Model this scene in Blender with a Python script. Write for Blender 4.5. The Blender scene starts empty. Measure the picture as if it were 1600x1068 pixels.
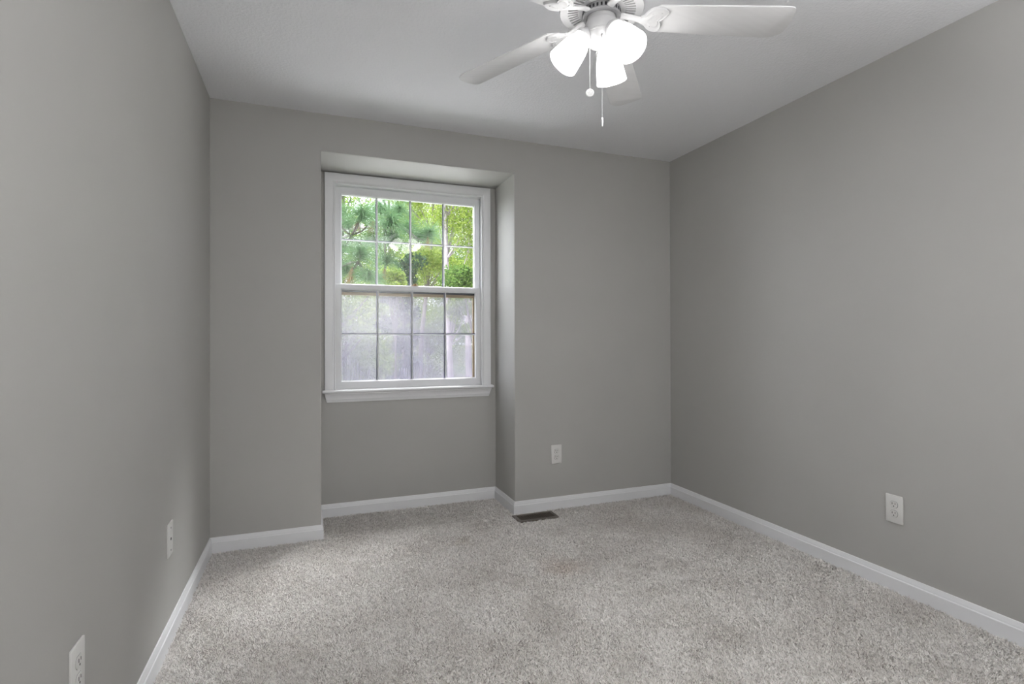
import bpy, bmesh, math, random
import numpy as np
from mathutils import Vector, Matrix, Euler

random.seed(7)
RNG = np.random.default_rng(11)
PI = math.pi
SC = bpy.context.scene
COL = SC.collection

# ------------------------------------------------------------------ camera
FPX, YAW, PITCH, ROLL = 832.31, math.radians(20.811), math.radians(0.268), math.radians(-0.142)
CAM = Vector((0.5008, -3.2541, 1.1405))
fw = Vector((math.sin(YAW) * math.cos(PITCH), math.cos(YAW) * math.cos(PITCH), math.sin(PITCH)))
rt = Vector((math.cos(YAW), -math.sin(YAW), 0))
up = rt.cross(fw)
r2 = math.cos(ROLL) * rt + math.sin(ROLL) * up
u2 = -math.sin(ROLL) * rt + math.cos(ROLL) * up
cd = bpy.data.cameras.new('camera')
cd.sensor_width = 36.0
cd.lens = 36.0 * FPX / 1600.0
cd.shift_y = -9.3 / 1600.0
cd.clip_start = 0.02
cam = bpy.data.objects.new('camera', cd)
COL.objects.link(cam)
M = Matrix((r2, u2, -fw)).transposed().to_4x4()
M.translation = CAM
cam.matrix_world = M
SC.camera = cam

# ------------------------------------------------------------------ world, sun, exposure
w = bpy.data.worlds.new('sky')
SC.world = w
w.use_nodes = True
wn = w.node_tree
bg = wn.nodes['Background']
tc = wn.nodes.new('ShaderNodeTexCoord')
sp = wn.nodes.new('ShaderNodeSeparateXYZ')
rp = wn.nodes.new('ShaderNodeValToRGB')
wn.links.new(tc.outputs['Generated'], sp.inputs[0])
ma = wn.nodes.new('ShaderNodeMath')            # haze is brighter on the sun's side (-X)
ma.operation = 'MULTIPLY_ADD'
ma.inputs[1].default_value = -1.2
wn.links.new(sp.outputs['X'], ma.inputs[0])
wn.links.new(sp.outputs['Z'], ma.inputs[2])
wn.links.new(ma.outputs[0], rp.inputs[0])
rp.color_ramp.elements[0].position = 0.02       # hazy bright overcast, brighter towards the zenith
rp.color_ramp.elements[0].color = (1.25, 1.27, 1.36, 1)
rp.color_ramp.elements[1].position = 0.5
rp.color_ramp.elements[1].color = (7.2, 7.6, 8.2, 1)
e = rp.color_ramp.elements.new(0.72)
e.color = (12.0, 12.2, 12.8, 1)
wn.links.new(rp.outputs[0], bg.inputs['Color'])
# unseen bright sky patch added to light the carpet below the window
nv = wn.nodes.new('ShaderNodeVectorMath')
nv.operation = 'DOT_PRODUCT'
nv.inputs[1].default_value = Vector((0.40, 0.44, 0.80)).normalized()
wn.links.new(tc.outputs['Generated'], nv.inputs[0])
mr = wn.nodes.new('ShaderNodeMapRange')
mr.interpolation_type = 'SMOOTHSTEP'
mr.inputs['From Min'].default_value = 0.962
mr.inputs['From Max'].default_value = 0.992
mr.inputs['To Max'].default_value = 120.0
wn.links.new(nv.outputs['Value'], mr.inputs['Value'])
ad = wn.nodes.new('ShaderNodeVectorMath')
ad.operation = 'ADD'
wn.links.new(rp.outputs[0], ad.inputs[0])
wn.links.new(mr.outputs[0], ad.inputs[1])
wn.links.new(ad.outputs[0], bg.inputs['Color'])
bg.inputs['Strength'].default_value = 1.06

sd = bpy.data.lights.new('sun', 'SUN')
sd.energy = 5.7
sd.angle = math.radians(1.0)
sd.color = (1.0, 0.95, 0.87)
sun = bpy.data.objects.new('sun', sd)
sun.rotation_euler = Vector((-0.62, -0.28, 0.80)).to_track_quat('Z', 'Y').to_euler()
sun.location = (-6, -3, 9)
COL.objects.link(sun)

SC.view_settings.view_transform = 'Standard'
SC.view_settings.look = 'None'
SC.view_settings.gamma = 1.0
SC.view_settings.use_curve_mapping = False
SC.view_settings.exposure = 0.0
SHADE_GLOW = 7.0
BULB_GLOW = 200.0
# the photographer's flash, held beside the camera and bounced off the ceiling behind it
fd = bpy.data.lights.new('bounced_flash', 'AREA')
fd.shape = 'DISK'
fd.size = 0.30
fd.energy = 76.0
flash = bpy.data.objects.new('bounced_flash', fd)
flash.location = (1.38, -3.00, 1.30)
flash.rotation_euler = Vector((0.0, 0.8, -1.0)).to_track_quat('Z', 'Y').to_euler()
COL.objects.link(flash)
try:
    SC.cycles.use_denoising = True
    SC.cycles.max_bounces = 10
    SC.cycles.diffuse_bounces = 6
    SC.cycles.transparent_max_bounces = 16
except Exception:
    pass


# ------------------------------------------------------------------ materials
def mat(name, color, rough=0.5, spec=0.5, metal=0.0):
    m = bpy.data.materials.new(name)
    m.use_nodes = True
    b = m.node_tree.nodes['Principled BSDF']
    b.inputs['Base Color'].default_value = (*color, 1)
    b.inputs['Roughness'].default_value = rough
    b.inputs['Specular IOR Level'].default_value = spec
    b.inputs['Metallic'].default_value = metal
    return m


def coords(nt, scale=(1, 1, 1)):
    t = nt.nodes.new('ShaderNodeTexCoord')
    mp = nt.nodes.new('ShaderNodeMapping')
    mp.inputs['Scale'].default_value = scale
    nt.links.new(t.outputs['Object'], mp.inputs[0])
    return mp.outputs[0]


def noise(nt, vec, scale, detail=2.0, rough=0.5):
    n = nt.nodes.new('ShaderNodeTexNoise')
    n.inputs['Scale'].default_value = scale
    n.inputs['Detail'].default_value = detail
    n.inputs['Roughness'].default_value = rough
    nt.links.new(vec, n.inputs['Vector'])
    return n.outputs['Fac']


def ramp(nt, fac, stops):
    r = nt.nodes.new('ShaderNodeValToRGB')
    e = r.color_ramp.elements
    while len(e) < len(stops):
        e.new(0.5)
    for i, (p, c) in enumerate(stops):
        e[i].position = p
        e[i].color = (*c, 1) if len(c) == 3 else c
    nt.links.new(fac, r.inputs[0])
    return r.outputs[0]


def bump(m, height, strength, dist):
    nt = m.node_tree
    b = nt.nodes.new('ShaderNodeBump')
    b.inputs['Strength'].default_value = strength
    b.inputs['Distance'].default_value = dist
    nt.links.new(height, b.inputs['Height'])
    nt.links.new(b.outputs[0], nt.nodes['Principled BSDF'].inputs['Normal'])


def base(m, col):
    m.node_tree.links.new(col, m.node_tree.nodes['Principled BSDF'].inputs['Base Color'])


M_wall = mat('greige_wall_paint', (0.50, 0.485, 0.455), 0.55, 0.3)
nt = M_wall.node_tree
v = coords(nt)
base(M_wall, ramp(nt, noise(nt, v, 1.6, 3), [(0.3, (0.405, 0.400, 0.387)), (0.7, (0.425, 0.420, 0.406))]))
bump(M_wall, noise(nt, v, 170, 2), 0.12, 0.0012)

M_ceil = mat('knockdown_ceiling_paint', (0.795, 0.80, 0.825), 0.8, 0.2)
nt = M_ceil.node_tree
v = coords(nt)
h = ramp(nt, noise(nt, v, 75, 1.5, 0.5), [(0.46, (0, 0, 0)), (0.60, (1, 1, 1))])
bump(M_ceil, h, 0.24, 0.003)

M_trim = mat('white_semigloss_trim', (0.74, 0.745, 0.765), 0.35, 0.5)
M_vinyl = mat('white_vinyl_window', (0.71, 0.715, 0.735), 0.35, 0.5)
M_muntin_shade = mat('dark_violet_muntin_shade', (0.065, 0.058, 0.115), 0.5, 0.3)  # shade of the backlit muntins as a dark colour
M_white = mat('white_fan_enamel', (0.56, 0.56, 0.57), 0.30, 0.5)
M_blade = mat('white_fan_blade', (0.70, 0.70, 0.71), 0.45, 0.4)
nt = M_blade.node_tree
base(M_blade, ramp(nt, noise(nt, coords(nt, (4, 60, 4)), 1.0, 3), [(0.3, (0.685, 0.685, 0.695)), (0.7, (0.715, 0.715, 0.725))]))
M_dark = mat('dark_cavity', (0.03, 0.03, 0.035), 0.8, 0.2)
M_metal = mat('brushed_nickel', (0.75, 0.75, 0.76), 0.28, 0.5, 1.0)
M_bead = mat('white_bead_chain', (0.85, 0.85, 0.85), 0.3, 0.5)
M_plate = mat('white_outlet_plastic', (0.66, 0.655, 0.64), 0.35, 0.5)
M_recept = mat('white_receptacle_plastic', (0.64, 0.635, 0.62), 0.35, 0.5)
M_slot = mat('outlet_slot_black', (0.02, 0.02, 0.02), 0.6, 0.3)
M_vent = mat('brown_steel_register', (0.10, 0.085, 0.07), 0.45, 0.5)
M_wood = mat('tan_wood_screen_frame', (0.52, 0.39, 0.25), 0.55, 0.3)
nt = M_wood.node_tree
base(M_wood, ramp(nt, noise(nt, coords(nt, (6, 6, 90)), 1.0, 4), [(0.3, (0.27, 0.195, 0.12)), (0.7, (0.35, 0.265, 0.17))]))
M_bronze = mat('bronze_sash_lock', (0.22, 0.13, 0.06), 0.4, 0.5, 0.6)

# frosted glowing glass of a lit lamp
M_glow = mat('lit_frosted_glass', (0.95, 0.95, 0.95), 0.25, 0.5)
b = M_glow.node_tree.nodes['Principled BSDF']
b.inputs['Emission Color'].default_value = (1.0, 0.985, 0.96, 1)
b.inputs['Emission Strength'].default_value = SHADE_GLOW
M_bulb = mat('lit_bulb', (0.95, 0.95, 0.95), 0.3, 0.5)
b = M_bulb.node_tree.nodes['Principled BSDF']
b.inputs['Emission Color'].default_value = (1.0, 0.98, 0.94, 1)
b.inputs['Emission Strength'].default_value = BULB_GLOW


def mat_glass():
    m = bpy.data.materials.new('clear_window_glass')
    m.use_nodes = True
    nt = m.node_tree
    nt.nodes.remove(nt.nodes['Principled BSDF'])
    out = nt.nodes['Material Output']
    t = nt.nodes.new('ShaderNodeBsdfTransparent')
    t.inputs[0].default_value = (0.97, 0.98, 0.98, 1)
    g = nt.nodes.new('ShaderNodeBsdfGlossy')
    g.inputs['Roughness'].default_value = 0.03
    # Schlick reflectance, the same from both sides of the thin pane
    f = nt.nodes.new('ShaderNodeLayerWeight')
    f.inputs[0].default_value = 0.5
    pw = nt.nodes.new('ShaderNodeMath')
    pw.operation = 'POWER'
    pw.inputs[1].default_value = 5.0
    nt.links.new(f.outputs['Facing'], pw.inputs[0])
    ma = nt.nodes.new('ShaderNodeMath')
    ma.operation = 'MULTIPLY_ADD'
    ma.inputs[1].default_value = 0.96
    ma.inputs[2].default_value = 0.035
    nt.links.new(pw.outputs[0], ma.inputs[0])
    mx = nt.nodes.new('ShaderNodeMixShader')
    nt.links.new(ma.outputs[0], mx.inputs[0])
    nt.links.new(t.outputs[0], mx.inputs[1])
    nt.links.new(g.outputs[0], mx.inputs[2])
    nt.links.new(mx.outputs[0], out.inputs[0])
    return m


M_glass = mat_glass()


def mat_screen():
    m = bpy.data.materials.new('hazy_insect_screen')
    m.use_nodes = True
    nt = m.node_tree
    nt.nodes.remove(nt.nodes['Principled BSDF'])
    out = nt.nodes['Material Output']
    t = nt.nodes.new('ShaderNodeBsdfTransparent')
    d = nt.nodes.new('ShaderNodeBsdfDiffuse')
    tr = nt.nodes.new('ShaderNodeBsdfTranslucent')
    v = coords(nt, (1, 1, 0.03))
    c = ramp(nt, noise(nt, v, 160, 3), [(0.3, (0.18, 0.17, 0.215)), (0.7, (0.25, 0.24, 0.29))])
    nt.links.new(c, d.inputs[0])
    nt.links.new(c, tr.inputs[0])
    m1 = nt.nodes.new('ShaderNodeMixShader')
    m1.inputs[0].default_value = 0.5
    nt.links.new(d.outputs[0], m1.inputs[1])
    nt.links.new(tr.outputs[0], m1.inputs[2])
    # haze painted into the mesh opacity, denser towards the bottom of the screen
    tcz = nt.nodes.new('ShaderNodeTexCoord')
    sz = nt.nodes.new('ShaderNodeSeparateXYZ')
    nt.links.new(tcz.outputs['Object'], sz.inputs[0])
    gz = nt.nodes.new('ShaderNodeMath')
    gz.operation = 'MULTIPLY_ADD'
    gz.inputs[1].default_value = -0.55
    gz.inputs[2].default_value = 0.66
    nt.links.new(sz.outputs['Z'], gz.inputs[0])
    az = nt.nodes.new('ShaderNodeMath')
    nt.links.new(gz.outputs[0], az.inputs[0])
    nt.links.new(noise(nt, coords(nt, (1, 1, 0.8)), 4.5, 4, 0.6), az.inputs[1])
    f = ramp(nt, az.outputs[0], [(0.25, (0.22, 0.22, 0.22)), (0.75, (0.60, 0.60, 0.60))])
    mx = nt.nodes.new('ShaderNodeMixShader')
    nt.links.new(f, mx.inputs[0])
    nt.links.new(t.outputs[0], mx.inputs[1])
    nt.links.new(m1.outputs[0], mx.inputs[2])
    nt.links.new(mx.outputs[0], out.inputs[0])
    return m


M_screen = mat_screen()


def mat_leaf(name, c0, c1, trans=0.45):
    m = mat(name, c0, 0.7, 0.06)
    nt = m.node_tree
    g = nt.nodes.new('ShaderNodeNewGeometry')
    c = ramp(nt, g.outputs['Random Per Island'], [(0.0, c0), (1.0, c1)])
    base(m, c)
    b = nt.nodes['Principled BSDF']
    tr = nt.nodes.new('ShaderNodeBsdfTranslucent')
    nt.links.new(c, tr.inputs[0])
    mx = nt.nodes.new('ShaderNodeMixShader')
    mx.inputs[0].default_value = trans
    nt.links.new(b.outputs[0], mx.inputs[1])
    nt.links.new(tr.outputs[0], mx.inputs[2])
    nt.links.new(mx.outputs[0], nt.nodes['Material Output'].inputs[0])
    return m


M_leaf_y = mat_leaf('yellow_green_leaves', (0.0646, 0.114, 0.0133), (0.1748, 0.2204, 0.0456))
M_leaf_g = mat_leaf('mid_green_leaves', (0.0304, 0.076, 0.0152), (0.1064, 0.1672, 0.038))
M_leaf_d = mat_leaf('dark_glossy_leaves', (0.0046, 0.0152, 0.0068), (0.019, 0.0456, 0.019), 0.15)
M_needle = mat_leaf('green_pine_needles', (0.038, 0.095, 0.038), (0.114, 0.19, 0.095), 0.3)
M_needle_dead = mat_leaf('dead_brown_needles', (0.1292, 0.0722, 0.0304), (0.2204, 0.1444, 0.076), 0.3)


def mat_bark(name, a, c, s=30):
    m = mat(name, a, 0.85, 0.2)
    nt = m.node_tree
    v = coords(nt, (1, 1, 0.35))
    n = noise(nt, v, s, 4, 0.65)
    base(m, ramp(nt, n, [(0.35, a), (0.65, c)]))
    bump(m, n, 0.6, 0.02)
    return m


M_bark_pale = mat_bark('pale_mottled_bark', (0.114, 0.0988, 0.1064), (0.2356, 0.209, 0.2204))
M_bark_dark = mat_bark('dark_grey_bark', (0.038, 0.0323, 0.0285), (0.0912, 0.0798, 0.0722))

M_ground = mat('leaf_littered_grass', (0.2, 0.22, 0.1), 0.9, 0.1)
nt = M_ground.node_tree
base(M_ground, ramp(nt, noise(nt, coords(nt), 0.55, 5, 0.65), [(0.35, (0.03, 0.06, 0.02)), (0.55, (0.08, 0.08, 0.045)), (0.7, (0.13, 0.11, 0.08))]))
M_bounce = mat('pale_bounce_surface', (0.58, 0.56, 0.53), 0.9, 0.1)
nt = M_bounce.node_tree
base(M_bounce, ramp(nt, noise(nt, coords(nt), 2.0, 5, 0.6), [(0.3, (0.60, 0.59, 0.575)), (0.7, (0.72, 0.71, 0.69))]))

# carpet: every tuft of pile has a colour of its own, plus broad brushed patches
M_carpet = mat('taupe_cut_pile_carpet', (0.4, 0.38, 0.36), 0.95, 0.05)
nt = M_carpet.node_tree
g = nt.nodes.new('ShaderNodeNewGeometry')
v = coords(nt)
c1 = ramp(nt, g.outputs['Random Per Island'], [(0.0, (0.50, 0.478, 0.458)), (0.4, (0.76, 0.736, 0.714)), (1.0, (0.93, 0.910, 0.890))])
c2 = ramp(nt, noise(nt, v, 3.2, 3, 0.55), [(0.35, (0.88, 0.87, 0.86)), (0.60, (1.0, 1.0, 1.0))])
mx = nt.nodes.new('ShaderNodeMix')
mx.data_type = 'RGBA'
mx.blend_type = 'MULTIPLY'
mx.inputs[0].default_value = 1.0
nt.links.new(c1, mx.inputs[6])
nt.links.new(c2, mx.inputs[7])
# two faint brownish spots where something was spilled
out_c = mx.outputs[2]
for (sx, sy, sr, amt, col) in ((1.69, -0.85, 0.17, 0.42, (0.62, 0.50, 0.42)), (1.30, -0.335, 0.10, 0.40, (0.62, 0.56, 0.48))):
    t = nt.nodes.new('ShaderNodeTexCoord')
    ds = nt.nodes.new('ShaderNodeVectorMath')
    ds.operation = 'DISTANCE'
    ds.inputs[1].default_value = (sx, sy, 0)
    nt.links.new(t.outputs['Object'], ds.inputs[0])
    wob = nt.nodes.new('ShaderNodeMath')
    wob.operation = 'MULTIPLY_ADD'
    wob.inputs[1].default_value = 0.16
    nt.links.new(noise(nt, t.outputs['Object'], 9, 3), wob.inputs[0])
    nt.links.new(ds.outputs['Value'], wob.inputs[2])
    mr = nt.nodes.new('ShaderNodeMapRange')
    mr.interpolation_type = 'SMOOTHSTEP'
    mr.inputs['From Min'].default_value = 0.08 + sr
    mr.inputs['From Max'].default_value = 0.08
    mr.inputs['To Max'].default_value = amt
    nt.links.new(wob.outputs[0], mr.inputs['Value'])
    m2 = nt.nodes.new('ShaderNodeMix')
    m2.data_type = 'RGBA'
    m2.blend_type = 'MULTIPLY'
    nt.links.new(mr.outputs[0], m2.inputs[0])
    nt.links.new(out_c, m2.inputs[6])
    m2.inputs[7].default_value = (*col, 1)
    out_c = m2.outputs[2]
base(M_carpet, out_c)


# ------------------------------------------------------------------ mesh helpers
def finish(bm, name, m, parent=None, loc=(0, 0, 0), angle=35, smooth=True):
    bmesh.ops.recalc_face_normals(bm, faces=bm.faces)
    if smooth:
        a = math.radians(angle)
        for f in bm.faces:
            f.smooth = True
        for e in bm.edges:
            e.smooth = not (len(e.link_faces) == 2 and e.calc_face_angle(0) > a)
    me = bpy.data.meshes.new(name)
    bm.to_mesh(me)
    bm.free()
    me.materials.append(m)
    o = bpy.data.objects.new(name, me)
    o.location = loc
    COL.objects.link(o)
    if parent is not None:
        o.parent = parent
    return o


def box(bm, x0, x1, y0, y1, z0, z1, bev=0.0, seg=2):
    vs = [bm.verts.new(p) for p in ((x0, y0, z0), (x1, y0, z0), (x1, y1, z0), (x0, y1, z0), (x0, y0, z1), (x1, y0, z1), (x1, y1, z1), (x0, y1, z1))]
    fs = [bm.faces.new([vs[i] for i in q]) for q in ((0, 3, 2, 1), (4, 5, 6, 7), (0, 1, 5, 4), (1, 2, 6, 5), (2, 3, 7, 6), (3, 0, 4, 7))]
    if bev:
        es = {e for f in fs for e in f.edges}
        bmesh.ops.bevel(bm, geom=list(es), offset=bev, segments=seg, affect='EDGES', profile=0.5)


def lathe(bm, prof, seg=32, mtx=None, cap0=False, cap1=False):
    rings = []
    for r, z in prof:
        ring = []
        for i in range(seg):
            a = 2 * PI * i / seg
            p = Vector((r * math.cos(a), r * math.sin(a), z))
            ring.append(bm.verts.new(mtx @ p if mtx else p))
        rings.append(ring)
    for a, c in zip(rings, rings[1:]):
        for i in range(seg):
            j = (i + 1) % seg
            bm.faces.new((a[i], a[j], c[j], c[i]))
    if cap0:
        bm.faces.new(rings[0])
    if cap1:
        bm.faces.new(rings[-1])


def tube(bm, pts, rad, seg=8, cap=True):
    pts = [Vector(p) for p in pts]
    if not isinstance(rad, (list, tuple)):
        rad = [rad] * len(pts)
    rings = []
    ref = None
    for i, p in enumerate(pts):
        d = (pts[min(i + 1, len(pts) - 1)] - pts[max(i - 1, 0)]).normalized()
        if ref is None:
            ref = d.orthogonal().normalized()
        a = (ref - d * ref.dot(d)).normalized()
        ref = a
        c = d.cross(a)
        rings.append([bm.verts.new(p + (a * math.cos(2 * PI * k / seg) + c * math.sin(2 * PI * k / seg)) * rad[i]) for k in range(seg)])
    for a, c in zip(rings, rings[1:]):
        for k in range(seg):
            bm.faces.new((a[k], a[(k + 1) % seg], c[(k + 1) % seg], c[k]))
    if cap:
        bm.faces.new(rings[0])
        bm.faces.new(rings[-1])


def loft(bm, loops, cap0=True, cap1=True):
    rings = [[bm.verts.new(p) for p in l] for l in loops]
    n = len(rings[0])
    for a, c in zip(rings, rings[1:]):
        for k in range(n):
            bm.faces.new((a[k], a[(k + 1) % n], c[(k + 1) % n], c[k]))
    if cap0:
        bm.faces.new(rings[0])
    if cap1:
        bm.faces.new(rings[-1])


def miter_loops(path, prof, put, closed=False):
    """Loops of a profile (u = offset to the right of the path, w = third axis) carried along a 2-D path with mitres."""
    loops = []
    n = len(path)
    for i in range(n):
        p = Vector(path[i])
        d0 = (p - Vector(path[i - 1])).normalized() if (i > 0 or closed) else None
        d1 = (Vector(path[(i + 1) % n]) - p).normalized() if (i < n - 1 or closed) else None
        d0 = d0 or d1
        d1 = d1 or d0
        n0 = Vector((d0.y, -d0.x))
        n1 = Vector((d1.y, -d1.x))
        m = (n0 + n1)
        m = m / (m.length_squared / 2.0)
        loops.append([put(p + m * u, w) for u, w in prof])
    return loops


def ball(bm, c, r, sub=1, scale=(1, 1, 1)):
    bmesh.ops.create_icosphere(bm, subdivisions=sub, radius=r, matrix=Matrix.Translation(c) @ Matrix.Diagonal((*scale, 1)))


def tag(o, label, cat=None, group=None, kind=None):
    o['label'] = label
    if cat:
        o['category'] = cat
    if group:
        o['group'] = group
    if kind:
        o['kind'] = kind
    return o


def empty(name, loc, rz=0.0):
    o = bpy.data.objects.new(name, None)
    o.location = loc
    o.rotation_euler = (0, 0, rz)
    o.empty_display_size = 0.1
    COL.objects.link(o)
    return o


def copy_tree(o, parent=None):
    c = o.copy()
    COL.objects.link(c)
    c.parent = parent
    for ch in list(o.children):
        copy_tree(ch, c)
    return c


# ------------------------------------------------------------------ room shell
W, H, REAR = 2.986, 2.44, -3.62
AX0, AX1, AD, AZ = 0.563, 1.756, 0.385, 2.222     # window alcove
T = 0.10
WY = 0.52                                          # outer face of the house wall
WX0, WX1, WZ0, WZ1 = 0.640, 1.672, 0.785, 2.165     # hole for the window

bm = bmesh.new()
box(bm, -T, 0, REAR - T, WY, -0.15, H + T)
tag(finish(bm, 'wall_left', M_wall), 'greige side wall at the left with two cover plates', 'wall', kind='structure')
bm = bmesh.new()
box(bm, W, W + T, REAR - T, WY, -0.15, H + T)
tag(finish(bm, 'wall_right', M_wall), 'greige side wall at the right with one outlet', 'wall', kind='structure')
bm = bmesh.new()
box(bm, 0, W, REAR - T, REAR, -0.15, H + T)
tag(finish(bm, 'wall_rear', M_wall), 'greige wall behind the viewer', 'wall', kind='structure')


def quadstrip(bm, a, c):
    for i in range(len(a) - 1):
        bm.faces.new((a[i], a[i + 1], c[i + 1], c[i]))


# back wall with the alcove cut into it: front face, rounded corner bead, reveals and soffit
bm = bmesh.new()
R = 0.006


def arch(y, off, bot):
    """Outline of the alcove mouth at depth y, pushed outward by off."""
    return [bm.verts.new(p) for p in ((AX0 - off, y, bot), (AX0 - off, y, AZ + off), (AX1 + off, y, AZ + off), (AX1 + off, y, bot))]


rings = [arch(0.0, R, -0.15)]
for k in range(1, 5):
    a = PI / 2 * k / 4
    rings.append(arch(R * (1 - math.cos(a)), R * (1 - math.sin(a)), -0.15))
rings.append(arch(AD, 0.0, -0.15))
for a, c in zip(rings, rings[1:]):
    quadstrip(bm, a, c)
o4 = [bm.verts.new(p) for p in ((0, 0, -0.15), (0, 0, H), (W, 0, H), (W, 0, -0.15))]
for i in range(3):
    bm.faces.new((o4[i], o4[i + 1], rings[0][i + 1], rings[0][i]))
b4 = [bm.verts.new(p) for p in ((0, WY, -0.15), (0, WY, H), (W, WY, H), (W, WY, -0.15))]
for i in range(3):
    bm.faces.new((o4[i], o4[i + 1], b4[i + 1], b4[i]))
e4 = arch(WY, 0.0, -0.15)
quadstrip(bm, rings[-1], e4)
for i in range(3):
    bm.faces.new((b4[i], b4[i + 1], e4[i + 1], e4[i]))
tag(finish(bm, 'wall_back', M_wall, angle=40), 'greige far wall with the recessed window alcove cut into it', 'wall', kind='structure')

bm = bmesh.new()
for (x0, x1, z0, z1) in ((AX0, WX0, -0.15, AZ), (WX1, AX1, -0.15, AZ), (WX0, WX1, -0.15, WZ0), (WX0, WX1, WZ1, AZ)):
    box(bm, x0, x1, AD, WY, z0, z1)
tag(finish(bm, 'wall_alcove', M_wall, smooth=False), 'greige recessed wall of the alcove around and under the window', 'wall', kind='structure')

bm = bmesh.new()
box(bm, 0, W, REAR, 0, H, H + T)
tag(finish(bm, 'ceiling', M_ceil, smooth=False), 'white textured ceiling', 'ceiling', kind='structure')

# floor: slab plus a field of cut-pile tufts standing on it, one mesh
SLAB = -0.011


def tuft_field(x0, x1, y0, y1, pitch):
    nx, ny = int((x1 - x0) / pitch), int((y1 - y0) / pitch)
    gx, gy = np.meshgrid(np.arange(nx), np.arange(ny))
    n = nx * ny
    px = x0 + (gx.ravel() + 0.5 + RNG.uniform(-0.45, 0.45, n)) * pitch
    py = y0 + (gy.ravel() + 0.5 + RNG.uniform(-0.45, 0.45, n)) * pitch
    px = np.clip(px, x0 + 0.004, x1 - 0.004)
    py = np.clip(py, y0 + 0.004, y1 - 0.004)
    return px, py


def value_noise(x, y, cell):
    g = RNG.uniform(0, 1, (int(4.2 / cell) + 3, int(3.2 / cell) + 3))
    u, v_ = (y + 3.7) / cell, x / cell
    i, j = u.astype(int), v_.astype(int)
    fu, fv_ = u - i, v_ - j
    fu, fv_ = fu * fu * (3 - 2 * fu), fv_ * fv_ * (3 - 2 * fv_)
    return (g[i, j] * (1 - fu) + g[i + 1, j] * fu) * (1 - fv_) + (g[i, j + 1] * (1 - fu) + g[i + 1, j + 1] * fu) * fv_


def build_floor():
    fx, fy = [], []
    for args in ((0.013, W - 0.013, -2.7, -0.013, 0.0046), (AX0 + 0.013, AX1 - 0.013, -0.013, AD - 0.013, 0.0046)):
        a, c = tuft_field(*args)
        fx.append(a)
        fy.append(c)
    px, py = np.concatenate(fx), np.concatenate(fy)
    keep = ~((px > VX0 - 0.003) & (px < VX1 + 0.003) & (py > VY0 - 0.003) & (py < VY1 + 0.003))
    px, py = px[keep], py[keep]
    n = len(px)
    # slow drift of the lie of the pile
    lie = 0.8 * np.sin(px * 2.1 + 1.3 * np.sin(py * 1.7)) + 0.7 * np.sin(py * 2.9 + px)
    ang = RNG.uniform(0, 2 * PI, n)
    clump = value_noise(px, py, 0.008) * 0.7 + value_noise(px, py, 0.018) * 0.3
    twist = value_noise(px, py, 0.011)
    hgt = 0.0015 + 0.0135 * clump + RNG.uniform(-0.0012, 0.0018, n)
    lean = RNG.uniform(0.003, 0.011, n)
    la = RNG.normal(0, 0.7, n) + lie + 7.0 * twist
    wid = RNG.uniform(0.0012, 0.0022, n)
    verts = np.empty((n, 6, 3), np.float32)
    tx, ty = px + lean * np.cos(la), py + lean * np.sin(la)
    zt = SLAB + hgt
    zm = SLAB + hgt * 0.62
    mx_, my_ = px + 0.35 * lean * np.cos(la), py + 0.35 * lean * np.sin(la)
    for k in range(2):                                       # a tuft: a bent, twisted ribbon
        s = 1 if k else -1
        verts[:, k, 0] = px + s * wid * 0.6 * np.cos(ang)
        verts[:, k, 1] = py + s * wid * 0.6 * np.sin(ang)
        verts[:, k, 2] = SLAB
        verts[:, 2 + k, 0] = mx_ + s * wid * np.cos(ang + 0.8)
        verts[:, 2 + k, 1] = my_ + s * wid * np.sin(ang + 0.8)
        verts[:, 2 + k, 2] = zm
        verts[:, 4 + k, 0] = tx + s * wid * 0.75 * np.cos(ang + 1.7)
        verts[:, 4 + k, 1] = ty + s * wid * 0.75 * np.sin(ang + 1.7)
        verts[:, 4 + k, 2] = zt
    q = np.array([[0, 1, 3, 2], [2, 3, 5, 4]])
    faces = (np.arange(n)[:, None, None] * 6 + q[None]).reshape(-1, 4)
    sv = np.array([(0, REAR, SLAB), (W, REAR, SLAB), (W, 0, SLAB), (0, 0, SLAB), (AX0, 0, SLAB), (AX1, 0, SLAB), (AX1, AD, SLAB), (AX0, AD, SLAB),
                   (0, REAR, -0.15), (W, REAR, -0.15), (W, 0, -0.15), (0, 0, -0.15), (AX0, 0, -0.15), (AX1, 0, -0.15), (AX1, AD, -0.15), (AX0, AD, -0.15)], np.float32)
    sf = np.array([(0, 1, 2, 3), (4, 5, 6, 7), (8, 11, 10, 9), (12, 15, 14, 13)]) + n * 6
    V = np.concatenate([verts.reshape(-1, 3), sv])
    F = np.concatenate([faces, sf])
    me = bpy.data.meshes.new('floor')
    me.vertices.add(len(V))
    me.vertices.foreach_set('co', V.ravel())
    me.loops.add(F.size)
    me.loops.foreach_set('vertex_index', F.ravel().astype(np.int32))
    me.polygons.add(len(F))
    me.polygons.foreach_set('loop_start', np.arange(0, F.size, 4, dtype=np.int32))
    me.update(calc_edges=True)
    me.materials.append(M_carpet)
    o = bpy.data.objects.new('floor', me)
    COL.objects.link(o)
    return tag(o, 'taupe cut pile carpet covering the whole floor', 'floor', kind='structure')


VX0, VX1, VY0, VY1 = 1.722, 2.000, -0.168, -0.030       # floor register opening
build_floor()

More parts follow.
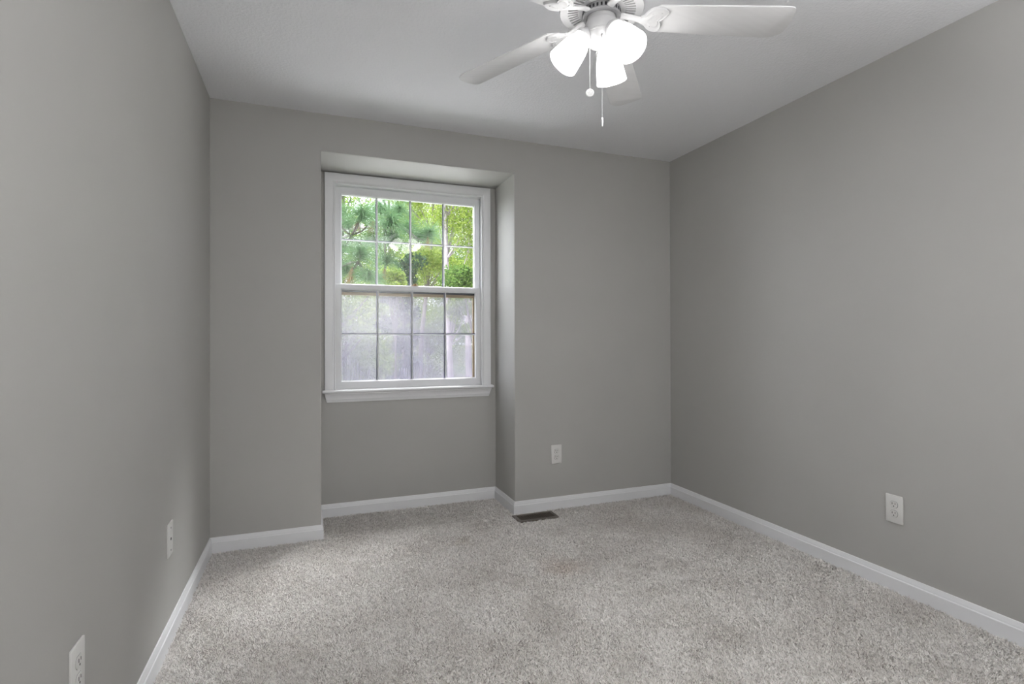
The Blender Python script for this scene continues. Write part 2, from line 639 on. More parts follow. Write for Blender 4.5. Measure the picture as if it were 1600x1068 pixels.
# baseboards: moulded profile carried round the room, mitred, one piece per wall
BP = [(0, SLAB), (0.0125, SLAB), (0.0125, 0.049), (0.0112, 0.0515), (0.0095, 0.053), (0.0088, 0.060), (0.0070, 0.064), (0.0060, 0.070), (0.0042, 0.0745), (0.0, 0.0755)]
path = [(0, REAR), (0, 0), (AX0, 0), (AX0, AD), (AX1, AD), (AX1, 0), (W, 0), (W, REAR)]
names = ['baseboard_left', 'baseboard_back_left', 'baseboard_alcove_left', 'baseboard_alcove_back', 'baseboard_alcove_right', 'baseboard_back_right', 'baseboard_right']
labs = ['white moulded baseboard along the left wall', 'short white baseboard between left corner and alcove', 'short white baseboard on the left side of the alcove',
        'white baseboard below the window inside the alcove', 'short white baseboard on the right side of the alcove', 'white baseboard along the far wall right of the alcove', 'white moulded baseboard along the right wall']
loops = miter_loops(path, BP, lambda p, wz: Vector((p.x, p.y, wz)))
for i, (nm, lb) in enumerate(zip(names, labs)):
    bm = bmesh.new()
    loft(bm, [loops[i], loops[i + 1]])
    tag(finish(bm, nm, M_trim, angle=25), lb, 'baseboard', kind='structure')

# ------------------------------------------------------------------ window
win = empty('window_1', (1.156, AD, WZ0))
tag(win, 'white double hung window with grilles in the alcove', 'window', kind='structure')
WL = (-1.156, -AD, -WZ0)


def wpart(bm, name, m, parent=None, angle=35):
    if parent is None:
        return finish(bm, name, m, win, WL, angle)
    return finish(bm, name, m, parent, (0, 0, 0), angle)


# casing, mitred
CP = [(0, 0), (0, 0.010), (0.003, 0.0135), (0.008, 0.0135), (0.0105, 0.0095), (0.0145, 0.0095), (0.018, 0.0135), (0.022, 0.0150), (0.060, 0.0185), (0.066, 0.0185), (0.0685, 0.0160), (0.0685, 0)]
CI0, CI1, CT = 0.660, 1.6465, 2.147
bm = bmesh.new()
cl = miter_loops([(CI1, 0.810), (CI1, CT), (CI0, CT), (CI0, 0.810)], CP, lambda p, wy: Vector((p.x, AD - wy, p.y)))
loft(bm, cl)
wpart(bm, 'casing', M_trim, angle=25)
# jamb
bm = bmesh.new()
JX0, JX1, JZ1 = 0.654, 1.658, 2.152
for q in ((WX0, JX0, AD, WY, WZ0, WZ1), (JX1, WX1, AD, WY, WZ0, WZ1), (JX0, JX1, AD, WY, JZ1, WZ1), (JX0, JX1, AD + 0.005, WY + 0.03, WZ0, 0.808)):
    box(bm, *q)
box(bm, JX0, JX0 + 0.010, 0.438, 0.446, 0.812, JZ1)
box(bm, JX1 - 0.010, JX1, 0.438, 0.446, 0.812, JZ1)
wpart(bm, 'jamb', M_vinyl)
# stool and apron
bm = bmesh.new()
SP = [(AD + 0.01, 0.790), (AD - 0.036, 0.790), (AD - 0.042, 0.7935), (AD - 0.045, 0.800), (AD - 0.042, 0.8065), (AD - 0.036, 0.810), (AD + 0.01, 0.810)]
loft(bm, [[Vector((x, y, z)) for y, z in SP] for x in (0.578, 1.729)])
wpart(bm, 'stool', M_trim, angle=50)
bm = bmesh.new()
AP = [(0, 0.000), (0.030, 0.000), (0.031, 0.006), (0.026, 0.012), (0.020, 0.022), (0.0165, 0.034), (0.0165, 0.040), (0.013, 0.045), (0.011, 0.056), (0.009, 0.060), (0, 0.060)]
loft(bm, [[Vector((0.590 + 0.014 * d / 0.06, AD - y, 0.790 - d)) for y, d in AP], [Vector((1.716 - 0.014 * d / 0.06, AD - y, 0.790 - d)) for y, d in AP]])
wpart(bm, 'apron', M_trim, angle=25)


def sash(name, y0, y1, ox0, ox1, oz0, oz1, gx0, gx1, gz0, gz1):
    yc = (y0 + y1) / 2
    bm = bmesh.new()
    # mitred frame with a small glazing bead on the room side
    P = [(0, y1), (0, y0 + 0.010), (0.004, y0 + 0.004), (0.0055, y0 + 0.0015), (0.008, y0)]
    inner = [(gx0, gz0), (gx1, gz0), (gx1, gz1), (gx0, gz1)]
    outer = [(ox0, oz0), (ox1, oz0), (ox1, oz1), (ox0, oz1)]
    sgn = [(-1, -1), (1, -1), (1, 1), (-1, 1)]
    rings = []
    for u, y in P:
        rings.append([(gx + sx * u, y, gz + sz * u) for (gx, gz), (sx, sz) in zip(inner, sgn)])
    rings.append([(x - sx * 0.002, y0, z - sz * 0.002) for (x, z), (sx, sz) in zip(outer, sgn)])
    rings.append([(x, y0 + 0.002, z) for x, z in outer])
    rings.append([(x, y1, z) for x, z in outer])
    rings.append(rings[0])
    vr = [[bm.verts.new(p) for p in r] for r in rings[:-1]]
    vr.append(vr[0])
    for a, c in zip(vr, vr[1:]):
        for k in range(4):
            bm.faces.new((a[k], a[(k + 1) % 4], c[(k + 1) % 4], c[k]))
    s = wpart(bm, name, M_vinyl, angle=20)
    bm = bmesh.new()
    box(bm, gx0, gx1, yc - 0.0015, yc + 0.0015, gz0, gz1)
    wpart(bm, 'glass_pane', M_glass, s)
    return s


def muntins(s, xs, zc, gx0, gx1, gz0, gz1, y):
    for x in xs:
        bm = bmesh.new()
        box(bm, x - 0.0025, x + 0.0065, y - 0.004, y + 0.002, gz0, gz1, 0.002, 1)
        wpart(bm, 'muntin', M_vinyl, s)
        bm = bmesh.new()
        box(bm, x - 0.0080, x + 0.0060, y + 0.002, y + 0.008, gz0, gz1)  # dark bar added behind, painting the muntin's backlit side
        tag(wpart(bm, 'muntin_shade_bar', M_muntin_shade, s), 'dark bar painting the shaded side of the muntin')
    bm = bmesh.new()
    box(bm, gx0, gx1, y - 0.0035, y + 0.0015, zc - 0.0050, zc + 0.0015, 0.002, 1)
    wpart(bm, 'muntin', M_vinyl, s)
    bm = bmesh.new()
    box(bm, gx0, gx1, y + 0.0025, y + 0.0075, zc - 0.0045, zc + 0.0080)
    tag(wpart(bm, 'muntin_shade_bar', M_muntin_shade, s), 'dark bar painting the shaded side of the muntin')


us = sash('upper_sash', 0.432, 0.462, 0.656, 1.656, 1.470, 2.147, 0.701, 1.611, 1.507, 2.094)
muntins(us, (0.928, 1.156, 1.390), 1.799, 0.701, 1.611, 1.507, 2.094, 0.4495)
ls = sash('lower_sash', 0.400, 0.430, 0.656, 1.656, 0.811, 1.501, 0.699, 1.613, 0.864, 1.465)
muntins(ls, (0.929, 1.160, 1.393), 1.171, 0.699, 1.613, 0.864, 1.465, 0.4175)
# sash lock on the meeting rail
bm = bmesh.new()
box(bm, 1.155, 1.205, 0.404, 0.426, 1.501, 1.507, 0.002)
lathe(bm, [(0.0105, 0), (0.0105, 0.006), (0.008, 0.010), (0.001, 0.0105)], 16, Matrix.Translation((1.180, 0.414, 1.507)), cap1=True)
box(bm, 1.176, 1.198, 0.406, 0.413, 1.511, 1.516, 0.002)
wpart(bm, 'sash_lock', M_bronze, ls)
# insect screen in its wooden frame outside the lower sash
bm = bmesh.new()
for q in ((0.660, 1.652, 0.472, 0.490, 1.434, 1.455), (0.660, 1.652, 0.472, 0.490, 0.812, 0.850), (0.660, 0.688, 0.472, 0.490, 0.850, 1.436), (1.612, 1.652, 0.472, 0.490, 0.850, 1.436)):
    box(bm, *q, 0.002, 1)
sf = wpart(bm, 'screen_frame', M_wood)
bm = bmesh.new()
box(bm, 0.656, 1.656, 0.470, 0.492, 1.455, 1.475)  # dark strip added to draw the shadow line over the screen frame
tag(wpart(bm, 'shadow_strip', M_dark), 'dark strip painting the shadow line above the screen frame')
bm = bmesh.new()
box(bm, 0.686, 1.614, 0.481, 0.4815, 0.848, 1.438)
wpart(bm, 'screen_mesh', M_screen, sf)

# ------------------------------------------------------------------ wall plates
def outlet_tree():
    root = empty('wall_outlet', (0, 0, 0))
    bm = bmesh.new()
    box(bm, -0.0385, 0.0385, -0.0062, 0, -0.063, 0.063, 0.0025, 2)
    finish(bm, 'cover_plate', M_plate, root)
    for s in (1, -1):
        z = 0.0205 * s
        bm = bmesh.new()
        out = []
        for k in range(32):                       # receptacle face: a disc with flattened top and bottom
            a = 2 * PI * k / 32
            out.append((0.0168 * math.cos(a), max(-0.0138, min(0.0138, 0.0168 * math.sin(a)))))
        loft(bm, [[(x * f, y, z + zz * f) for x, zz in out] for f, y in ((1.0, -0.004), (1.0, -0.0078), (0.95, -0.0086))], cap0=False)
        rc = finish(bm, 'receptacle', M_recept, root)
        bm = bmesh.new()
        box(bm, -0.0075, -0.0052, -0.0090, -0.0080, z - 0.0005, z + 0.0085)
        box(bm, 0.0052, 0.0075, -0.0090, -0.0080, z + 0.0005, z + 0.0080)
        lathe(bm, [(0.0026, 0), (0.0026, 0.001)], 12, Matrix.Translation((0, -0.0080, z - 0.0070)) @ Matrix.Rotation(PI / 2, 4, 'X'), True, True)
        tag(finish(bm, 'slots', M_slot, rc), 'dark plug slots')
        # thin recess line round the receptacle
        bm = bmesh.new()
        loft(bm, [[(x * f, y, z + zz * f) for x, zz in out] for f, y in ((1.0, -0.0064), (1.06, -0.0064))], cap0=False, cap1=False)
        tag(finish(bm, 'gap', M_dark, rc), 'dark gap around the receptacle')
    bm = bmesh.new()
    lathe(bm, [(0.0028, 0), (0.0028, 0.0012), (0.0018, 0.0018)], 12, Matrix.Translation((0, -0.0060, 0)) @ Matrix.Rotation(PI / 2, 4, 'X'), True, True)
    finish(bm, 'screw', M_plate, root)
    return root


ob = outlet_tree()
ob.location = (2.054, 0, 0.362)
tag(ob, 'white duplex outlet on the far wall right of the window alcove', 'outlet', 'duplex wall outlets')
o2 = copy_tree(ob)
o2.location = (W, -1.606, 0.363)
o2.rotation_euler = (0, 0, -PI / 2)
tag(o2, 'white duplex outlet on the right side wall above the baseboard', 'outlet', 'duplex wall outlets')
o3 = copy_tree(ob)
o3.location = (0, -1.758, 0.384)
o3.rotation_euler = (0, 0, PI / 2)
tag(o3, 'white duplex outlet on the left wall, cut by the bottom of the photo', 'outlet', 'duplex wall outlets')

jp = empty('jack_plate', (0, -0.890, 0.381), PI / 2)
tag(jp, 'white cover plate with a small centre hole and two screws on the left wall', 'wall plate')
bm = bmesh.new()
box(bm, -0.0385, 0.0385, -0.0062, 0, -0.063, 0.063, 0.0025, 2)
finish(bm, 'cover_plate', M_plate, jp)
bm = bmesh.new()
lathe(bm, [(0.0055, 0), (0.0055, 0.0012), (0.0045, 0.0016)], 16, Matrix.Translation((0, -0.0058, 0)) @ Matrix.Rotation(PI / 2, 4, 'X'), True, True)
tag(finish(bm, 'jack', M_slot, jp), 'dark centre jack hole')
for s in (1, -1):
    bm = bmesh.new()
    lathe(bm, [(0.0036, 0), (0.0036, 0.001), (0.0022, 0.0016)], 12, Matrix.Translation((0, -0.0058, 0.042 * s)) @ Matrix.Rotation(PI / 2, 4, 'X'), True, True)
    tag(finish(bm, 'screw', mat('grey_screw', (0.18, 0.18, 0.18), 0.4, 0.5, 0.5) if s == 1 else bpy.data.materials['grey_screw'], jp), 'grey screw head')

# ------------------------------------------------------------------ floor register
fv = empty('floor_vent', ((VX0 + VX1) / 2, (VY0 + VY1) / 2, 0))
tag(fv, 'brown metal floor register set in the carpet below the alcove corner', 'floor vent')
hx, hy = (VX1 - VX0) / 2, (VY1 - VY0) / 2
bm = bmesh.new()
b = 0.022
ix, iy = hx - b, hy - 0.026
rg = [[(sx * x, sy * y, z) for sx, sy in ((-1, -1), (1, -1), (1, 1), (-1, 1))] for x, y, z in ((hx, hy, -0.010), (hx, hy, -0.004), (hx - 0.004, hy - 0.004, -0.0015), (ix, iy, -0.0010), (ix, iy, -0.012))]
loft(bm, rg, False, False)
finish(bm, 'frame', M_vent, fv, angle=20)
bm = bmesh.new()
box(bm, -ix, ix, -iy, iy, -0.0108, -0.0102)
tag(finish(bm, 'duct_opening', M_dark, fv), 'black opening under the slats')
for k in range(17):
    bm = bmesh.new()
    x = -ix + 2 * ix * (k + 0.5) / 17
    loft(bm, [[(x - 0.0032 + dx, y, z) for dx, z in ((0, -0.0095), (0.0012, -0.0095), (0.0044, -0.0018), (0.0032, -0.0018))] for y in (-iy, iy)])
    finish(bm, 'slat', M_vent, fv)

# ------------------------------------------------------------------ ceiling fan
FX, FY = 1.467, -1.6115
fan = empty('ceiling_fan', (FX, FY, H))
tag(fan, 'white five blade ceiling fan with three lit frosted glass lamps', 'ceiling fan')
ZB = 2.277 - H          # blade plane at the hub; the blades droop outward
DROOP = math.radians(3.1)
H2 = H - 0.011


def fpart(bm, name, m, parent=None, angle=35):
    return finish(bm, name, m, parent or fan, (0, 0, 0), angle)


# motor housing with a ring of radial vent slots in its underside
zb = 2.283 - H2
bm = bmesh.new()
lathe(bm, [(0.088, 0.0), (0.088, -0.018), (0.092, -0.026), (0.100, -0.034), (0.128, -0.050), (0.140, -0.064), (0.145, -0.085), (0.145, -0.128), (0.149, -0.133), (0.149, -0.141), (0.146, -0.147), (0.141, zb - 0.002)], 96)
NS = 48
ra, rb = 0.084, 0.119
ring_r = [0.056, ra, rb, 0.141]
for i in range(NS):
    a0 = 2 * PI * i / NS
    a1 = 2 * PI * (i + 0.55) / NS
    a2 = 2 * PI * (i + 1) / NS

    def pt(r, a, z=0.0):
        zz = zb - 0.002 + 0.006 * max(0.0, (0.119 - r) / 0.06) + z
        return bm.verts.new((r * math.cos(a), r * math.sin(a), zz))
    for (p, q) in ((a0, a1), (a1, a2)):
        for j in range(3):
            if j == 1 and p == a1:
                continue
            bm.faces.new((pt(ring_r[j], p), pt(ring_r[j], q), pt(ring_r[j + 1], q), pt(ring_r[j + 1], p)))
    c = [pt(ra, a1), pt(ra, a2), pt(rb, a2), pt(rb, a1)]
    d = [pt(ra, a1, 0.005), pt(ra, a2, 0.005), pt(rb, a2, 0.005), pt(rb, a1, 0.005)]
    for k in range(4):
        bm.faces.new((c[k], c[(k + 1) % 4], d[(k + 1) % 4], d[k]))
bmesh.ops.remove_doubles(bm, verts=bm.verts, dist=0.00005)
mh = fpart(bm, 'motor_housing', M_white, angle=30)
bm = bmesh.new()
lathe(bm, [(0.05, zb + 0.016), (0.139, zb + 0.016)], 48)
tag(fpart(bm, 'slot_backing', mat('grey_motor_interior', (0.16, 0.16, 0.17), 0.7), mh), 'dark interior behind the vent slots')
# rotating flywheel with small slots, then the switch housing and the lamp fitter
bm = bmesh.new()
lathe(bm, [(0.050, zb + 0.01), (0.066, zb + 0.006), (0.067, zb - 0.002), (0.067, zb - 0.020), (0.064, zb - 0.023), (0.052, zb - 0.024)], 64)
fw_o = fpart(bm, 'flywheel', mat('grey_hub_metal', (0.30, 0.30, 0.31), 0.5))
bm = bmesh.new()
for k in range(30):
    a = 2 * PI * k / 30
    mt = Matrix.Rotation(a, 4, 'Z') @ Matrix.Translation((0.0672, 0, zb - 0.011))
    vs0 = len(bm.verts)
    box(bm, -0.0006, 0.0006, -0.0032, 0.0032, -0.0055, 0.0055)
    bm.verts.ensure_lookup_table()
    for vv in bm.verts[vs0:]:
        vv.co = mt @ vv.co
tag(fpart(bm, 'slots', M_dark, fw_o), 'dark slots around the flywheel')
bm = bmesh.new()
lathe(bm, [(0.050, zb - 0.020), (0.051, zb - 0.034), (0.0545, zb - 0.041), (0.0570, zb - 0.045), (0.0575, 2.204 - H2), (0.0595, 2.202 - H2), (0.0595, 2.197 - H2), (0.057, 2.195 - H2)], 64)
sh_o = fpart(bm, 'switch_housing', M_white)
bm = bmesh.new()
lathe(bm, [(0.058, 2.1955 - H2), (0.057, 2.188 - H2), (0.053, 2.178 - H2), (0.046, 2.168 - H2), (0.034, 2.160 - H2), (0.018, 2.155 - H2), (0.010, 2.153 - H2), (0.008, 2.147 - H2), (0.004, 2.143 - H2), (0.0005, 2.142 - H2)], 48)
fit = fpart(bm, 'lamp_fitter', M_white)

# blades with their leaf-shaped irons
PH0 = math.radians(-22.6)
PIT = math.radians(-9.8)


def blade_outline():
    R0, R1 = 0.160, 0.655
    wi, wo = 0.0600, 0.0720
    pts = [(R0, -wi + 0.030), (R0 + 0.034, -wi)]
    pts += [(R1 - 0.055, -wo)]
    for k in range(1, 9):
        t = k / 8
        a = -PI / 2 + PI / 2 * t
        pts.append((R1 - 0.026 + 0.022 * math.cos(a), -wo + 0.022 + 0.022 * math.sin(a)))
    pts += [(R1, -0.02), (R1, 0.018)]
    pts += [(R1 - 0.004, wo - 0.034), (R1 - 0.012, wo - 0.020), (R1 - 0.028, wo - 0.008), (R1 - 0.050, wo - 0.001), (R1 - 0.070, wo)]
    pts += [(R0 + 0.034, wi), (R0, wi - 0.030)]
    return pts


BO = blade_outline()
# one iron: two leaf lobes on a narrow arm (s outward along the blade, t across it)
IO = [(0.150, -0.012), (0.165, -0.020), (0.178, -0.036), (0.194, -0.050), (0.214, -0.0575), (0.238, -0.0585), (0.262, -0.053), (0.280, -0.043), (0.286, -0.038),
      (0.281, -0.027), (0.270, -0.015), (0.258, -0.005), (0.250, 0.002), (0.255, 0.008), (0.260, 0.018), (0.262, 0.030), (0.259, 0.042), (0.250, 0.050),
      (0.236, 0.053), (0.216, 0.050), (0.196, 0.043), (0.180, 0.031), (0.166, 0.018), (0.150, 0.012)]


def smooth_closed(pts, n=3):
    out = []
    N = len(pts)
    for i in range(N):
        p0, p1, p2, p3 = (Vector(pts[(i + k - 1) % N]) for k in range(4))
        for k in range(n):
            t = k / n
            out.append(0.5 * ((2 * p1) + (p2 - p0) * t + (2 * p0 - 5 * p1 + 4 * p2 - p3) * t * t + (3 * p1 - p0 - 3 * p2 + p3) * t ** 3))
    return out


IO = [(0.135 + (s - 0.150) * 0.70, t) for s, t in IO]
IOS = smooth_closed(IO)
for k in range(5):
    th = PH0 + k * math.radians(72)
    base_m = Matrix.Rotation(th, 4, 'Z') @ Matrix.Translation((0, 0, ZB)) @ Matrix.Rotation(DROOP, 4, 'Y') @ Matrix.Rotation(PIT, 4, 'X')
    bm = bmesh.new()
    loops_ = []
    for f, z in ((0.0025, 0.0035), (0.0, 0.002), (0.0, -0.002), (0.0025, -0.0035)):
        loops_.append([base_m @ Vector((s - (f if s > 0.4 else -f), t - math.copysign(f, t), z)) for s, t in BO])
    loft(bm, loops_)
    bl = fpart(bm, 'blade', M_blade, angle=30)
    bm = bmesh.new()
    c = Vector((0.184, -0.002))
    z0 = -0.0035
    loops_ = []
    for f, z in ((1.0, z0), (0.985, z0 - 0.006), (0.95, z0 - 0.0085), (0.90, z0 - 0.0088), (0.80, z0 - 0.0070), (0.60, z0 - 0.0066), (0.52, z0 - 0.0080), (0.46, z0 - 0.0084), (0.38, z0 - 0.0072), (0.15, z0 - 0.0070)):
        loops_.append([base_m @ Vector((c.x + (p.x - c.x) * f, c.y + (p.y - c.y) * f, z)) for p in IOS])
    loft(bm, loops_, cap0=True, cap1=True)
    # curved arm from the flywheel down to the plate
    arm = []
    for s, t, z, hw, hh in ((0.056, 0, 0.004, 0.014, 0.005), (0.072, 0, 0.006, 0.014, 0.006), (0.090, 0, 0.004, 0.013, 0.0065), (0.108, 0, 0.000, 0.012, 0.0065), (0.125, 0, -0.005, 0.012, 0.006), (0.140, 0, -0.008, 0.015, 0.005), (0.160, 0, -0.009, 0.022, 0.0035)):
        ring = []
        for q in range(12):
            a = 2 * PI * q / 12
            ring.append(base_m @ Vector((s, t + hw * math.cos(a), z + hh * math.sin(a))))
        arm.append(ring)
    loft(bm, arm)
    for st in ((0.172, -0.030), (0.172, 0.028), (0.205, -0.034)):
        p = base_m @ Vector((st[0], st[1], -0.0095))
        ball(bm, p, 0.0032, 1)
    fpart(bm, 'blade_iron', M_white, angle=30)

# three lamps
for k in range(3):
    a = math.radians(164.2 - 120 * k)
    tau = 0.668
    e = Vector((math.cos(a), math.sin(a), 0))
    ax = e * math.sin(tau) - Vector((0, 0, math.cos(tau)))
    org = Vector((0, 0, 2.1896 - H2)) + e * 0.0647
    rot = ax.to_track_quat('Z', 'Y').to_matrix().to_4x4()
    mt = Matrix.Translation(org) @ rot
    bm = bmesh.new()
    lathe(bm, [(0.016, -0.034), (0.020, -0.028), (0.024, -0.020), (0.031, -0.012), (0.0345, -0.004), (0.0345, 0.004), (0.032, 0.006)], 32, mt, cap0=True)
    soc = fpart(bm, 'lamp_socket', M_white)
    bm = bmesh.new()
    out = [(0.0300, 0.000), (0.0310, 0.006), (0.0360, 0.018), (0.0425, 0.034), (0.0475, 0.054), (0.0515, 0.076), (0.0545, 0.098), (0.0570, 0.116), (0.0580, 0.1225), (0.0570, 0.1245)]
    inn = [(0.0550, 0.1225), (0.0520, 0.098), (0.0490, 0.076), (0.0450, 0.054), (0.0400, 0.034), (0.0335, 0.018), (0.0285, 0.006)]
    lathe(bm, [(r * 0.965, z * 0.975) for r, z in out + inn], 36, mt)
    gs = tag(fpart(bm, 'glass_shade', M_glow), 'glowing frosted white glass bell')
    bm = bmesh.new()
    lathe(bm, [(0.012, 0.010), (0.013, 0.030), (0.022, 0.052), (0.028, 0.070), (0.024, 0.088), (0.012, 0.098), (0.001, 0.100)], 20, mt)
    tag(fpart(bm, 'bulb', M_bulb, gs), 'lit bulb inside the shade')


def chain(name, x, y, ztop, zbot, rad, fob, m, lab):
    bm = bmesh.new()
    n = int((ztop - zbot) / 0.0046)
    for i in range(n + 1):
        ball(bm, (x - FX, y - FY, ztop - H - i * (ztop - zbot) / n), rad, 1)
    tube(bm, [(x - FX, y - FY, ztop - H), (x - FX, y - FY, zbot - H)], 0.0006, 5)
    c = tag(finish(bm, name, m, fan), lab)
    return c


ch = chain('pull_chain', 1.409, -1.630, 2.150, 2.003, 0.0017, None, M_bead, 'short white bead chain with a round fob')
bm = bmesh.new()
vd = Vector((CAM.x - 1.409, CAM.y + 1.630, 0)).normalized()
mt = Matrix.Translation((1.409 - FX, -1.630 - FY, 1.990 - H)) @ vd.to_track_quat('Z', 'Y').to_matrix().to_4x4()
lathe(bm, [(0.0005, -0.004), (0.010, -0.004), (0.0135, -0.002), (0.0142, 0.0), (0.0135, 0.002), (0.011, 0.0035), (0.009, 0.0022), (0.0005, 0.0022)], 28, mt)
for q in range(5):
    a0 = 2 * PI * q / 5
    tube(bm, [mt @ Vector((r * math.cos(a0 + r * 60), r * math.sin(a0 + r * 60), 0.0028)) for r in (0.0015, 0.004, 0.0065, 0.0088)], [0.0007, 0.0013, 0.0013, 0.0006], 6)
tag(finish(bm, 'pull_fob', M_bead, ch), 'round white medallion')
ch = chain('pull_chain', 1.428, -1.680, 2.166, 1.885, 0.0014, None, M_metal, 'long bead chain with a small metal fob')
bm = bmesh.new()
lathe(bm, [(0.0008, 1.888 - H), (0.0028, 1.886 - H), (0.0046, 1.880 - H), (0.0050, 1.873 - H), (0.0044, 1.862 - H), (0.0036, 1.857 - H), (0.0006, 1.8555 - H)], 16, Matrix.Translation((1.428 - FX, -1.680 - FY, 0)))
tag(finish(bm, 'pull_fob', M_metal, ch), 'small metal fob')
bm = bmesh.new()
tube(bm, [(1.440 - FX, -1.660 - FY, 2.176 - H), (1.430 - FX, -1.677 - FY, 2.172 - H), (1.428 - FX, -1.680 - FY, 2.163 - H)], [0.0045, 0.004, 0.003], 10)
tag(finish(bm, 'chain_outlet', M_metal, fan), 'grey metal chain outlet')

# ------------------------------------------------------------------ outdoors
GZ = -0.9


def at(px, py, Y):
    d = fw + r2 * ((px - 800) / FPX) - u2 * ((py - 534 + 9.3) / FPX)
    return CAM + d * ((Y - CAM.y) / d.y)


bm = bmesh.new()
box(bm, -60, 90, 0.6, 160, GZ - 0.2, GZ)
tag(finish(bm, 'ground', M_ground, smooth=False), 'grass and leaf litter outside', 'ground', kind='structure')
bm = bmesh.new()
box(bm, -8, 12, 3.0, 11.5, GZ, GZ + 0.02)  # unseen pale slab, added to bounce sunlight up onto soffit and ceiling
tag(finish(bm, 'bounce_slab', M_bounce, smooth=False), 'unseen pale slab added outside to bounce light up through the window', 'bounce_slab', kind='structure')
M_drive = mat('grey_gravel', (0.10, 0.095, 0.095), 0.9, 0.1)
bm = bmesh.new()
box(bm, -40, 8.2, 34, 52, GZ, GZ + 0.02)
tag(finish(bm, 'driveway', M_drive, smooth=False), 'pale driveway seen through the lower sash', 'driveway', kind='structure')


def leaf_mesh(centres, radii, n, size, m, name, parent, loc):
    """n small pointed leaves scattered in soft clumps."""
    V = np.empty((n, 4, 3))
    idx = RNG.integers(0, len(centres), n)
    c = np.array(centres)[idx]
    r = np.array(radii)[idx]
    d = RNG.normal(size=(n, 3))
    d /= np.linalg.norm(d, axis=1)[:, None]
    p = c + d * (r * RNG.uniform(0.25, 1.0, n) ** 0.6)[:, None] * np.array([1, 1, 0.75])
    a = RNG.normal(size=(n, 3))
    a /= np.linalg.norm(a, axis=1)[:, None]
    b_ = np.cross(a, RNG.normal(size=(n, 3)))
    b_ /= np.linalg.norm(b_, axis=1)[:, None]
    L = (size * RNG.uniform(0.6, 1.3, n))[:, None]
    V[:, 0] = p - a * L * 0.5
    V[:, 1] = p + b_ * L * 0.30 - a * L * 0.05
    V[:, 2] = p + a * L * 0.5
    V[:, 3] = p - b_ * L * 0.30 - a * L * 0.05
    V -= np.array(loc)
    me = bpy.data.meshes.new(name)
    me.from_pydata(V.reshape(-1, 3).tolist(), [], (np.arange(n)[:, None] * 4 + np.arange(4)).tolist())
    me.materials.append(m)
    o = bpy.data.objects.new(name, me)
    COL.objects.link(o)
    o.parent = parent
    return o


def tree(name, label, bx, by, hgt, r0, lean, bark, leaf, crown, nleaf, size, group=None, cat='tree', bend=0.15, limbs=()):
    """crown: list of (dx, dy, z above ground, radius); limbs: lists of points for visible boughs."""
    loc = (bx, by, GZ)
    t = empty(name, loc)
    tag(t, label, cat, group)
    bm = bmesh.new()
    n = 9
    ph = random.uniform(0, 6)
    pts = [Vector((lean[0] * s + bend * r0 * 4 * math.sin(ph + 5 * s), lean[1] * s + bend * r0 * 4 * math.cos(ph + 4 * s), hgt * s)) for s in (i / (n - 1) for i in range(n))]
    tube(bm, pts, [r0 * (1 - 0.72 * i / (n - 1)) for i in range(n)], 10)
    tr = finish(bm, 'trunk', bark, t)
    for cdx, cdy, cz, cr in crown:
        s = max(0.1, min(0.95, (cz - cr * 0.9) / hgt))
        p0 = pts[int(s * (n - 1))]
        p1 = Vector((cdx, cdy, cz))
        bm = bmesh.new()
        mid = (p0 + p1) / 2 + Vector((random.uniform(-.2, .2), random.uniform(-.2, .2), random.uniform(-.1, .25))) * cr
        tube(bm, [p0, mid, p1], [r0 * 0.24, r0 * 0.15, r0 * 0.05], 6)
        finish(bm, 'branch', bark, t)
    for lp in limbs:
        bm = bmesh.new()
        tube(bm, [Vector(p) - Vector(loc) for p in lp], [r0 * 0.45 * (1 - 0.7 * i / (len(lp) - 1)) for i in range(len(lp))], 7)
        finish(bm, 'branch', bark, t)
    cc = [(bx + a, by + b_, GZ + z) for a, b_, z, r in crown]
    leaf_mesh(cc, [c[3] for c in crown], nleaf, size, leaf, 'foliage', t, loc)
    return t


def crown_for(px, py0, py1, Y, bx, by, n, rr, spread):
    """Clumps between two heights of the photograph's view at depth Y, about a trunk at bx, by."""
    out = []
    for i in range(n):
        q = at(px + random.uniform(-spread, spread), random.uniform(py0, py1), Y)
        out.append((q.x - bx, random.uniform(-1, 1) * rr, q.z - GZ, rr * random.uniform(0.7, 1.25)))
    return out


def place(px, Y):
    q = at(px, 525, Y)
    return q.x, Y


# pale-barked tree at the right, with a bough reaching right
x, y = place(704, 8.0)
tree('deciduous_tree', 'slender pale barked tree with a forked bough in the right panes', x, y, 7.5, 0.075, (-0.10, 0.0), M_bark_pale, M_leaf_y,
     crown_for(735, 215, 420, 8.0, x, y, 20, 0.52, 48) + crown_for(722, 470, 520, 8.0, x, y, 7, 0.22, 16), 20000, 0.052,
     limbs=[[at(697, 352, 8.0), at(708, 343, 8.0), at(724, 335, 7.95), at(748, 322, 7.9)]])
x, y = place(731, 13.6)
tree('deciduous_tree', 'pinkish barked trunk standing at the right edge of the view', x, y, 8.5, 0.12, (0.15, 0.0), M_bark_pale, M_leaf_g,
     crown_for(760, 220, 420, 13.6, x, y, 16, 0.75, 45), 15000, 0.070)
x, y = place(664, 10.7)
tree('deciduous_tree', 'dark crooked sapling trunk in the third column of panes', x, y, 6.5, 0.075, (0.12, 0.0), M_bark_dark, M_leaf_y,
     crown_for(660, 240, 350, 10.7, x, y, 15, 0.58, 42) + crown_for(675, 395, 440, 10.7, x, y, 8, 0.36, 30), 20000, 0.056, bend=0.5)
x, y = place(626, 6.5)
